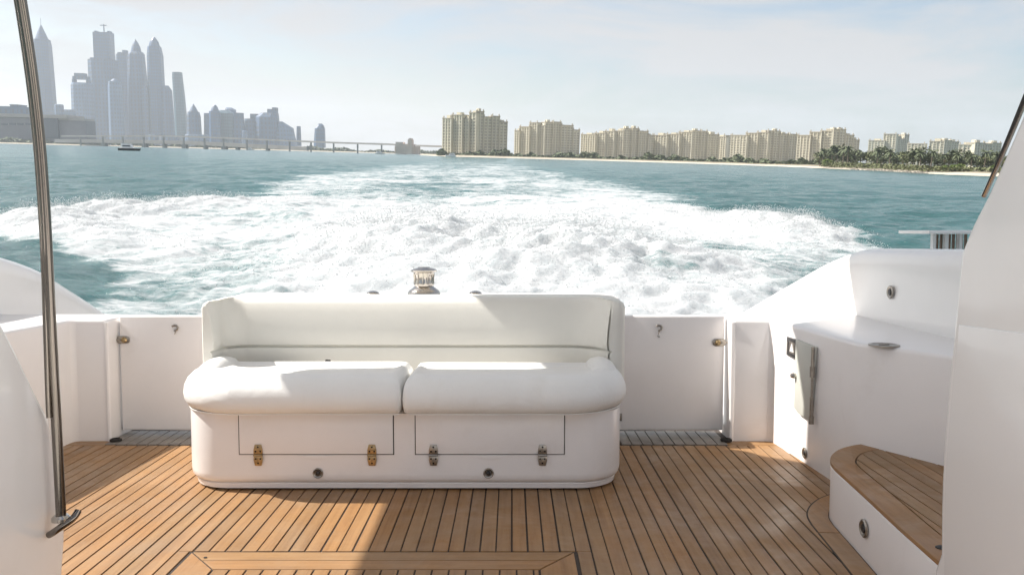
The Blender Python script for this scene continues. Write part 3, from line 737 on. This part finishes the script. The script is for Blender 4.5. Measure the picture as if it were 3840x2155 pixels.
def part_ring(nm,segs,mat=2):
    def f(t,D):
        rings=[]
        for (py,a,b_) in segs:
            x0,x1=wx(a,D),wx(b_,D); z=wz((a+b_)/2,py,D); w=max((x1-x0)/2,.4); c_=(x0+x1)/2
            rings.append([(c_+w*math.cos(2*math.pi*k/12),D+w*.9*math.sin(2*math.pi*k/12),z) for k in range(12)])
        MB().loft(rings).build(nm,FT[mat],t,smooth=30)
    return f
def part_box(nm,a,b_,y0,y1,mat=2,dd=12,dy=0):
    def f(t,D):
        MB().box(wx(a,D),wx(b_,D),D-dd+dy,D+dd+dy,wz((a+b_)/2,y1,D),wz((a+b_)/2,y0,D)).build(nm,FT[mat],t,smooth=0)
    return f
GB=548
tower('spired_tower',[(GB,143,215),(330,145,212),(175,148,208),(150,152,204)],3300,'slim hazy tower with pointed pyramid top, leftmost of the skyline',1,extra=[part_ring('pyramid',[(152,154,203),(130,162,194),(100,174,182),(96,176,180)],1),part_ring('spire',[(98,177,179),(70,177.4,178.6)],2)])
tower('crown_tower',[(GB,281,356),(400,283,354),(322,284,352),(312,287,348)],3100,'hazy tower with an open arched crown, left of the tallest group',0,extra=[part_box('crown_post',288,294,298,314),part_box('crown_post',340,346,298,314),part_box('crown_beam',290,344,288,299),part_box('crown_block',297,334,276,290)])
tower('stepped_tower',[(GB,352,450),(300,353,449),(226,354,447)],3300,'broadest stepped hazy tower with a crane on its roof',2,extra=[part_box('upper_block',376,437,124,228,1,20),part_box('parapet',378,386,118,126),part_box('parapet',426,434,119,126),part_box('crane_mast',408,411,92,124,2,1.5),part_box('crane_jib',396,420,95,98,2,1),part_box('shoulder',358,376,218,228)])
tower('slab_tower',[(GB,449,494),(300,450,493),(205,452,490)],3500,'narrow grey slab tower between the stepped tower and the domed tower',1,extra=[part_box('roof_block',478,490,190,206),part_box('roof_block',460,474,198,206)])
tower('pale_tower',[(GB,416,466),(330,418,462),(306,421,459)],2950,'lower pale tower standing in front of the stepped tower',0,extra=[part_ring('cap',[(307,424,456),(300,430,450),(296,436,444)],0)])
tower('domed_tower',[(GB,490,560),(300,494,556),(205,498,551),(196,503,546)],3350,'ribbed tower with a small pointed dome, third of the tallest',2,extra=[part_ring('dome',[(198,505,544),(178,509,540),(162,515,533),(153,521,527),(148,523,525)],2)])
tower('bullet_tower',[(GB,566,624),(330,567,622),(210,568,620),(176,571,614)],3300,'bullet topped tower, rightmost of the tallest group',1,extra=[part_ring('dome',[(178,572,613),(160,576,609),(148,583,602),(141,589,596)],1),part_box('wing',552,572,326,GB,2,18,-10),part_ring('side_wing',[(GB,606,660),(340,608,652),(322,612,640)],2)])
tower('twisted_tower',[(GB,662,706),(450,661,702),(360,659,697),(290,657,691),(272,658,690)],3200,'slender twisting tower standing alone right of the tallest group',3)
tower('small_dome_tower',[(GB,706,756),(440,708,753),(420,711,749)],3000,'short tower with onion dome beside the twisting tower',2,extra=[part_ring('dome',[(421,713,747),(405,720,740),(396,726,734),(390,729,731)],2)])
tower('low_block',[(GB,768,796),(425,770,794)],3000,'small square block at the left of the low tower cluster',2)
tower('dome_block',[(GB,788,830),(418,790,828)],2950,'low tower with rounded roof in the middle cluster',1,extra=[part_ring('dome',[(419,793,826),(402,799,820),(394,806,814)],1)])
tower('wide_block',[(GB,824,882),(425,826,880),(414,828,860)],3000,'wide pale tower in the middle cluster',3)
tower('ridge_block',[(GB,848,890),(412,850,886),(404,852,872)],3050,'sloping roofed tower in the middle cluster',0)
tower('right_block',[(GB,872,918),(424,876,914)],3000,'square tower at the right of the middle cluster',2)
tower('notched_block',[(GB,918,966),(446,922,962)],3050,'low block left of the peaked cluster',0,extra=[part_box('roof_block',944,970,428,450)])
tower('peak_block',[(GB,960,1046),(440,966,1044),(424,985,1043)],3050,'broad peaked block of the right cluster',2,extra=[part_box('roof_block',1008,1042,410,426),part_box('roof_spur',1026,1042,404,412)])
tower('slope_block',[(GB,1036,1112),(480,1040,1098),(456,1042,1060)],3050,'block with roof sloping down to the right',0)
tower('thin_block',[(GB,1112,1130),(474,1114,1128)],3100,'thin small tower by itself right of the clusters',2)
tower('lone_block',[(GB+6,1178,1220),(482,1183,1218),(470,1194,1214),(464,1196,1208)],2900,'lone lilac tower above the middle of the bridge',1)
# low podium buildings between the towers
rp=random.Random(3)
for i,(a,b_,y0) in enumerate(((214,244,392),(246,286,412),(560,600,505),(600,668,512),(700,780,505),(910,930,490))):
    lab=['small block right of the spired tower','low block left of the crown tower','low podium under the bullet tower','low podium right of the bullet tower','low podium under the onion dome tower','low podium left of the peaked cluster'][i]
    tower('podium',[(GB,a,b_),(y0+4,a+1,b_-1),(y0,a+3,b_-3)],2850,lab,rp.choice((0,2)))

# long grey building on the left shore
D=1750
gbk=root('waterfront_building',(wx(150,D),D,2),'long dark grey flat roofed building on the left shore',"building",None,ID)
M['slate']=simple('slate_facade',(.17,.17,.19),.6,0,.15,.03); M['slated']=simple('dark_glazing',(.06,.07,.09),.25)
def wbox(t,nm,a,b_,y0,y1,mat,D,dd,dy=0,bev=0): return MB().box(wx(a,D),wx(b_,D),D+dy,D+dy+dd,wz((a+b_)/2,y1,D),wz((a+b_)/2,y0,D)).build(nm,mat,t,smooth=0)
wbox(gbk,'hall',-220,215,440,536,'slate',D,60)
wbox(gbk,'roof',-230,262,426,439,'concrete',D,70,-6)
wbox(gbk,'glazing',170,222,443,520,'slated',D,40,-3)
wbox(gbk,'side_block',222,322,452,536,'slate',D,40,4)
wbox(gbk,'side_roof',218,318,444,452,'concrete',D,44,2)
for i in range(12): wbox(gbk,'window_band',-200+i*30,-176+i*30,462,470,'slated',D,2,-1.5)
for a,b_,y0,lab in ((-60,48,398,'pinkish block behind the left end of the long grey building'),(46,74,392,'narrow block behind the long grey building'),(74,112,402,'low block behind the long grey building, by the pole')):
    t=root('rear_block',(wx((a+b_)/2,2100),2100,2),lab,'building',None,ID); wbox(t,'wall',a,b_,y0+4,536,FT[2],2100,40); wbox(t,'parapet',a-1,b_+1,y0,y0+4,FT[2],2100,42,-1)

# bridges
def wbeam(t,nm,p0,p1,th,wd,mat):
    (x0,y0,z0),(x1,y1,z1)=p0,p1
    MB().loft([[(x0,y0,z0-th),(x0,y0+wd,z0-th),(x0,y0+wd,z0),(x0,y0,z0)],[(x1,y1,z1-th),(x1,y1+wd,z1-th),(x1,y1+wd,z1),(x1,y1,z1)]]).build(nm,mat,t,smooth=0)
def bp(px,py,D): return (wx(px,D),D,wz(px,py,D))
DB=lambda px: float(np.interp(px,[200,1700],[1560,1180]))
road=root('road_bridge',(wx(700,DB(700)),DB(700),0),'low concrete road bridge on broad piers crossing the far water','bridge',None,ID)
rp_=[(205,522),(385,523),(538,525),(688,528),(837,535),(1000,543),(1150,551)]
for (a,ya),(b_,yb) in zip(rp_,rp_[1:]): wbeam(road,'span',bp(a,ya,DB(a)),bp(b_,yb,DB(b_)),6.0,16,'concrete')
for a,ya in rp_[1:-1]+[(766,531),(887,537),(460,524),(612,526)]:
    big=a in (385,538,688,837)
    x,y,z=bp(a,ya,DB(a)); w=3.6 if big else 2.0
    MB().box(x-w,x+w,y+1,y+13,-1,z-5.9).build('pier','concrete',road,smooth=0)
mono=root('monorail_bridge',(wx(1000,DB(1000)),DB(1000)-25,0),'slim elevated rail viaduct running level above the road bridge','bridge',None,ID)
mp_=[(230,508),(640,508),(850,515),(1050,524),(1250,532),(1450,538),(1560,543),(1700,548)]
for (a,ya),(b_,yb) in zip(mp_,mp_[1:]): wbeam(mono,'beam',bp(a,ya,DB(a)-25),bp(b_,yb,DB(b_)-25),2.4,5,'concrete')
for a in (300,385,460,538,612,688,766,837,925,1000,1085,1165,1250,1340,1430,1520):
    ya=float(np.interp(a,[p[0] for p in mp_],[p[1] for p in mp_])); x,y,z=bp(a,ya,DB(a)-25)
    MB().box(x-.9,x+.9,y+1,y+4,-1,z-2.3).build('pier','concrete',mono,smooth=0)
for a in (766,795):
    x,y,z=bp(a,513,DB(a)-25); MB().tube([(x,y+1,z-1),(x,y+1,z+7)],.35,6).build('lamp_post','concrete',mono)
# low brown building at the right end
t=root('brown_lodge',(wx(1525,1150),1150,1),'low brown towered lodge at the right end of the viaduct','building',None,ID)
M['brownw']=simple('brown_render',(.60,.52,.46),.85,0,.15,.08)
for nm,a,b_,y0 in (('wall',1480,1570,548),('block',1484,1512,533),('block',1512,1552,540),('tower',1530,1546,524),('cap',1533,1543,519)): wbox(t,nm,a,b_,y0,578,'brownw',1150,20,{'wall':0,'block':-2 if a<1500 else -3,'tower':-4.5,'cap':-4}[nm])

# ---- apartment blocks
M['roofc']=simple('roof_trim',(.40,.36,.28),.8)
M['win']=simple('window_dark',(.40,.365,.285),.4)
M['brownstripe']=simple('brown_bay',(.25,.17,.10),.8)
WALLS=[simple('render_cream',(.64,.595,.45),.85,0,.06,.06),simple('render_sand',(.57,.53,.41),.85,0,.06,.06),simple('render_pale',(.66,.63,.51),.85,0,.06,.06)]
def apartment(segs,base,D,lab,seed,split):
    """segs: (px left, px right, py top); bays left of split turn to the sun, the others turn away."""
    a0,a1=segs[0][0],segs[-1][1]; rr_=random.Random(seed)
    t=root('apartment_block',(wx((a0+a1)/2,D),D,2),lab,'apartment block','beige apartment blocks along the right shore',ID)
    winv=MB(); balc=MB()
    for i,(a,b_,y0) in enumerate(segs):
        x0,x1=wx(a,D),wx(b_,D); w=x1-x0; mid=(a+b_)/2
        z1=wz(mid,y0,D); z0=-1
        left=mid<split; ang=R(38 if left else -24)
        frac=abs(mid-split)/(a1-a0); cy=D+frac*26
        c_,s_=math.cos(ang),math.sin(ang); hw=w/2/ (abs(c_)) *1.02; dp=12
        def tf(u,vv,z,c_=c_,s_=s_,xm=(x0+x1)/2,cy=cy,left=left):   # u along the face, vv depth behind it
            return (xm+u*c_+vv*s_, cy-u*s_+vv*c_,z) if left else (xm+u*c_+vv*s_, cy-u*s_+vv*c_,z)
        def bxx(mb,u0,u1,v0,v1,za,zb):
            mb.add([tf(u0,v0,za),tf(u1,v0,za),tf(u1,v1,za),tf(u0,v1,za),tf(u0,v0,zb),tf(u1,v0,zb),tf(u1,v1,zb),tf(u0,v1,zb)],[(3,2,1,0),(4,5,6,7),(0,1,5,4),(1,2,6,5),(2,3,7,6),(3,0,4,7)])
        hw*=.92
        mb=MB(); bxx(mb,-hw,hw,0,dp,z0,z1); mb.build('wall',WALLS[rr_.randrange(3)],t,smooth=0)
        # recessed bay strips between shallow piers
        nb=max(2,int(round(2*hw/4.2))); bw_=2*hw/nb
        for k in range(nb+1):
            u=-hw+k*bw_; mb=MB(); bxx(mb,u-.45,u+.45,-.9,.2,z0,z1+ (1.6 if k in (0,nb) else .4)); mb.build('pier',WALLS[2] if k%2 else WALLS[1],t,smooth=0)
        mb=MB(); bxx(mb,-hw-.6,hw+.6,-1.2,dp,z1,z1+1.0); mb.build('cornice','roofc',t,smooth=0)
        if rr_.random()<.6: mb=MB(); bxx(mb,-hw*.4,hw*.4,2,dp*.7,z1+.9,z1+rr_.uniform(2.6,4.4)); mb.build('roof_house',WALLS[0],t,smooth=0)
        for e in (-1,1):
            mb=MB(); bxx(mb,e*hw*.9-.5,e*hw*.9+.5,0,1,z1+.9,z1+3.2); mb.build('finial','roofc',t,smooth=0)
        fl=3.3; z=3.5
        while z<z1-2.0:
            for k in range(nb):
                u=-hw+(k+.5)*bw_; ww=bw_*(.30 if (k+i)%2 else .38)
                bxx(winv,u-ww,u+ww,-.12,.05,z,z+1.9)
                if (k+i)%2==0: bxx(balc,u-ww-.2,u+ww+.2,-1.1,-.02,z-.55,z-.05)
            z+=fl
    w=winv.build('windows','win',t,smooth=0); w['kind']='stuff'
    w=balc.build('balconies',WALLS[2],t,smooth=0); w['kind']='stuff'
    return t
apartment([(1655,1690,444),(1690,1732,432),(1732,1758,446),(1758,1785,424),(1785,1811,420),(1811,1842,440),(1842,1870,437),(1870,1899,458)],572,960,'nearest and tallest beige apartment block, leftmost of the row',1,1776)
apartment([(1929,1946,490),(1946,1984,476),(1984,2012,461),(2012,2040,472),(2040,2070,460),(2070,2101,459),(2101,2148,471),(2148,2173,488)],580,1150,'second beige apartment block from the left of the row',2,2048)
apartment([(2180,2232,505),(2232,2268,500),(2268,2300,493),(2300,2334,492),(2334,2366,484),(2366,2392,483),(2392,2430,493),(2430,2450,508)],590,1220,'third beige apartment block from the left, low left wing',3,2345)
apartment([(2452,2500,508),(2500,2545,504),(2545,2590,497),(2590,2625,492),(2625,2650,493),(2650,2698,505)],593,1220,'fourth beige apartment block from the left of the row',4,2600)
apartment([(2684,2715,514),(2715,2747,509)],600,1320,'narrow beige block half hidden between the fourth and fifth apartment blocks',5,2700)
apartment([(2747,2798,508),(2798,2836,500),(2836,2872,498),(2872,2896,492),(2896,2922,493),(2922,2960,503),(2960,2994,504)],602,1180,'fifth beige apartment block from the left of the row',6,2868)
apartment([(3000,3040,508),(3040,3076,496),(3076,3112,492),(3112,3140,486),(3140,3166,487),(3166,3204,508),(3204,3228,526)],602,1080,'sixth beige apartment block from the left, beside the first trees',7,3125)
apartment([(3264,3310,528),(3310,3346,504),(3346,3376,512),(3376,3392,522),(3392,3414,506)],600,1300,'stepped beige hotel block above the trees',8,3330)
apartment([(3420,3470,540),(3488,3530,531),(3530,3565,528),(3565,3600,533)],600,1150,'low beige block above the middle of the trees',9,3530)
apartment([(3604,3640,544),(3640,3690,538),(3690,3730,541),(3730,3775,538)],610,1000,'low pale block above the trees next to the cabin wing',10,3660)

# ---- vegetation
M['leaf']=simple('leaf_olive',(.125,.135,.055),.8,0,.35,1.2); M['leaf2']=simple('leaf_dark',(.105,.125,.062),.8,0,.35,1.2); M['leaf3']=simple('leaf_bright',(.17,.23,.05),.8,0,.3,1.2)
M['bark']=simple('bark',(.14,.11,.08),.9)
def leaf_cloud(n,fn,size,rs):
    v=[];f=[]
    for i in range(n):
        p=fn(); a=rs.uniform(0,6.28); b_=rs.uniform(-1.2,1.2); s=size*rs.uniform(.6,1.4)
        u=Vector((math.cos(a),math.sin(a),0))*s; w=Vector((-math.sin(a)*math.cos(b_),math.cos(a)*math.cos(b_),math.sin(b_)))*s
        o=len(v); v+=[p-u-w,p+u-w*.6,p+u*.8+w,p-u*.7+w]; f.append((o,o+1,o+2,o+3))
    return v,f
def tree_proto(seed,mat,h,w):
    rs=random.Random(seed)
    t=root('broadleaf_tree',(0,0,0),'x','tree',None,ID)
    tr=MB().tube([(0,0,-.5),(.1,0,h*.3),(.2,.1,h*.6)],[.22,.16,.08],7)
    for k in range(5):
        a=k*1.26+rs.random(); tr.tube([(.1,0,h*.3),(w*.3*math.cos(a),w*.3*math.sin(a),h*.55),(w*.6*math.cos(a),w*.6*math.sin(a),h*.75)],[.1,.06,.03],5)
    tr.build('trunk','bark',t)
    cl_=[(rs.uniform(-.55,.55)*w,rs.uniform(-.55,.55)*w,h*rs.uniform(.42,.85),w*rs.uniform(.28,.5)) for k in range(11)]
    def fn():
        c=rs.choice(cl_); d=Vector((rs.gauss(0,1),rs.gauss(0,1),rs.gauss(0,.8))).normalized()*c[3]*rs.uniform(.55,1.05); return Vector(c[:3])+d
    v,f=leaf_cloud(420,fn,w*.085,rs); MB().add(v,f).build('crown',mat,t,smooth=0)
    return t
def palm_proto(seed):
    rs=random.Random(seed); h=7.0
    t=root('palm_tree',(0,0,0),'x','tree',None,ID)
    MB().tube([(0,0,-.5),(.15,0,h*.5),(.35,.05,h)],[.24,.18,.15],8).build('trunk','bark',t)
    mb=MB()
    for k in range(20):
        a=k*2.4; el=rs.uniform(-.3,1.1); pts=[]
        for q in range(6):
            s=q/5; rr_=2.5*s; z=h+math.sin(el)*rr_-1.6*s*s*(1.2-el*.4); pts.append((.35+rr_*math.cos(a)*math.cos(el*.6),rr_*math.sin(a)*math.cos(el*.6),z))
        for q in range(5):
            p,q2=Vector(pts[q]),Vector(pts[q+1]); side=Vector((-math.sin(a),math.cos(a),0)); w0=.42*(1-abs(q/5-.35)); w1=.42*(1-abs((q+1)/5-.35))
            for e in (-1,1): mb.add([p,q2,q2+side*w1*e+Vector((0,0,-.25)),p+side*w0*e+Vector((0,0,-.25))],[(0,1,2,3)])
    mb.build('crown','leaf2',t,smooth=0); return t
protos=[tree_proto(11,'leaf',7.5,3.6),tree_proto(12,'leaf2',8.5,3.8),tree_proto(13,'leaf2',6.5,4.0),tree_proto(14,'leaf3',4.2,3.4),palm_proto(15)]
first=[True]*5
def place(k,px,D,s,label,group,rot):
    if first[k]: o=protos[k]; first[k]=False
    else:
        o=protos[k].copy(); COL.objects.link(o)
        for ch in protos[k].children:
            c2=ch.copy(); COL.objects.link(c2); c2.parent=o
    o.matrix_world=Matrix.Translation((wx(px,D),D,1.5)) @ Matrix.Rotation(rot,4,'Z') @ Matrix.Diagonal((s,s,s,1))
    o['label']=label; o['group']=group
rs=random.Random(21)
shoreD=lambda px: float(np.interp(px,[2640,2900,3070,3250,3440,3560,3707,3900,4300],[700,600,500,410,320,296,285,270,250]))
i=0; px=3075.0
while px<3960:
    D=shoreD(px)+rs.uniform(22,60); k=rs.choice((0,1,1,2,2,0)); s=rs.uniform(.85,1.3)*D/420
    place(k,px,D,s,'olive green broadleaf tree in the row behind the right beach','broadleaf trees behind the right beach',rs.uniform(0,6)); px+=rs.uniform(13,26); i+=1
for px in (3085,3120,3160,3178,3290,3335,3385,3420,3450,3490,3540,3590,3640,3690,3735):
    D=shoreD(px)+rs.uniform(14,30); place(4,px,D,rs.uniform(.9,1.25)*D/400,'palm tree rising among the trees behind the right beach','palm trees behind the right beach',rs.uniform(0,6))
for px in (3100,3545,3575,3600,3730):
    D=shoreD(px)+14; place(3,px,D,rs.uniform(.6,.9)*D/420,'bright green bush at the front of the trees behind the beach','bright bushes behind the right beach',rs.uniform(0,6))
# continuous greenery along the foot of the apartment blocks: too fine to count
rs=random.Random(31); 
def fnb():
    px=rs.uniform(1640,3300); D=float(np.interp(px,[1640,2176,2640,3070,3300],[905,850,735,560,470]))+rs.uniform(0,45)
    hh=D/3200*(12+8*math.sin(px*.021)+6*math.sin(px*.057+1)+5*math.sin(px*.13))
    return Vector((wx(px,D),D,1.4+max(1.2,hh)*rs.random()))
v,f=leaf_cloud(9000,fnb,1.25,rs)
o=MB().add(v,f).build('shore_greenery','leaf2',None,smooth=0,frame=ID); tag(o,'dark band of shrubs and hedges along the foot of the apartment blocks','shrubs',None,'stuff')
def fng():
    px=rs.uniform(3080,3960); D=shoreD(px)+rs.uniform(10,26); return Vector((wx(px,D),D,1.2+rs.random()**1.5*2.2*D/420))
v,f=leaf_cloud(3500,fng,.42,rs)
o=MB().add(v,f).build('beach_scrub','leaf',None,smooth=0,frame=ID); tag(o,'low scrub between the right beach and the trees','shrubs',None,'stuff')
def fnl():
    px=rs.uniform(-200,1700); D=float(np.interp(px,[-200,320,640,1000,1400,1700],[1660,1745,1975,2075,2020,1930]))+rs.uniform(0,40)
    return Vector((wx(px,D),D,2+rs.random()*(5+3*math.sin(px*.05)+3*math.sin(px*.017))))
v,f=leaf_cloud(5000,fnl,2.4,rs)
o=MB().add(v,f).build('far_greenery','leaf2',None,smooth=0,frame=ID); tag(o,'hazy greenery along the far left shore','shrubs',None,'stuff')
# rocks at the right water edge
M['rock']=simple('rock',(.16,.15,.13),.9,0,.3,2)
rk_=MB(); rs=random.Random(41)
for i in range(110):
    px=rs.uniform(3190,3480); D=shoreD(px)-rs.uniform(0,3.5); s=rs.uniform(.35,1.0); x=wx(px,D)
    rk_.add([(x+s*a*rs.uniform(.6,1.2),D+s*b_*rs.uniform(.6,1.2),s*c_*rs.uniform(.5,.9)) for a,b_,c_ in ((1,0,0),(-1,0,0),(0,1,0),(0,-1,0),(0,0,1),(0,0,-1))],[tuple(q) for q in of])
o=rk_.build('rocks','rock',None,smooth=0,frame=ID); tag(o,'line of dark boulders at the right water edge','rocks',None,'stuff')

# small boats
def motorboat(px,py,D,L_,lab,head=1,cat='boat'):
    x=wx(px,D); t=root('motor_boat',(x,D,0),lab,cat,None,ID); s=L_/9.0
    def hl(z,k,bow): return [(x+head*s*a,D+s*b_*k,z*s) for a,b_ in ((-4.5,-1.4),(1.5,-1.4),(3.2,-.9),(bow,0),(3.2,.9),(1.5,1.4),(-4.5,1.4))]
    MB().loft([hl(-.4,.7,3.8),hl(.25,.92,4.4),hl(1.05,1.0,4.9)]).build('hull','black' if cat=='boat' else 'gel',t,smooth=40)
    MB().loft([hl(1.05,.97,4.75),hl(1.2,.95,4.7)]).build('gunwale','gel',t)
    MB().prismY([(x+head*s*a,s*z) for a,z in ((-3.6,1.2),(1.6,1.2),(.9,2.5),(-3.2,2.7))],D-1.0*s,D+1.0*s).build('cabin','gel',t,bevel=.1)
    MB().prismY([(x+head*s*a,s*z) for a,z in ((-2.8,1.75),(.9,1.75),(.55,2.3),(-2.6,2.35))],D-1.03*s,D+1.03*s).build('window','slated',t)
    MB().prismY([(x+head*s*a,s*z) for a,z in ((-3.5,2.7),(.7,2.6),(.4,3.0),(-3.3,3.1))],D-.9*s,D+.9*s).build('roof','gel',t)
    MB().tube([(x-head*s*1.5,D,3.0*s),(x-head*s*1.7,D,4.6*s)],.05*s,6).build('mast','steel',t)
    return t
motorboat(486,560,420,10.2,'dark hulled motor boat with white cabin on the far water at left',1)
motorboat(1425,572,1000,11,'tiny white boat moored near the right end of the viaduct',1,'moored boat')
motorboat(1690,585,830,10,'tiny white boat lying off the tallest apartment block',-1,'moored boat')
motorboat(940,558,1450,12,'tiny white boat under the middle of the road bridge',1,'moored boat')

# ================================================================== haze
M_h=bpy.data.materials.new('haze'); M_h.use_nodes=True; N=M_h.node_tree.nodes; L=M_h.node_tree.links
for n in list(N): N.remove(n)
oo=N.new('ShaderNodeOutputMaterial'); pv=N.new('ShaderNodeVolumePrincipled'); pv.inputs['Color'].default_value=(.88,.935,1.0,1); pv.inputs['Density'].default_value=1.05e-4
pv.inputs['Anisotropy'].default_value=.2
L.new(pv.outputs[0],oo.inputs['Volume'])
hz=MB().box(-9500,9500,-400,9600,-2.6,480).build('haze',M_h,None,smooth=0,frame=ID); tag(hz,'pale coastal haze filling the air','haze',None,'stuff')
for o in bpy.data.objects:
    if '_o' in o: del o['_o']
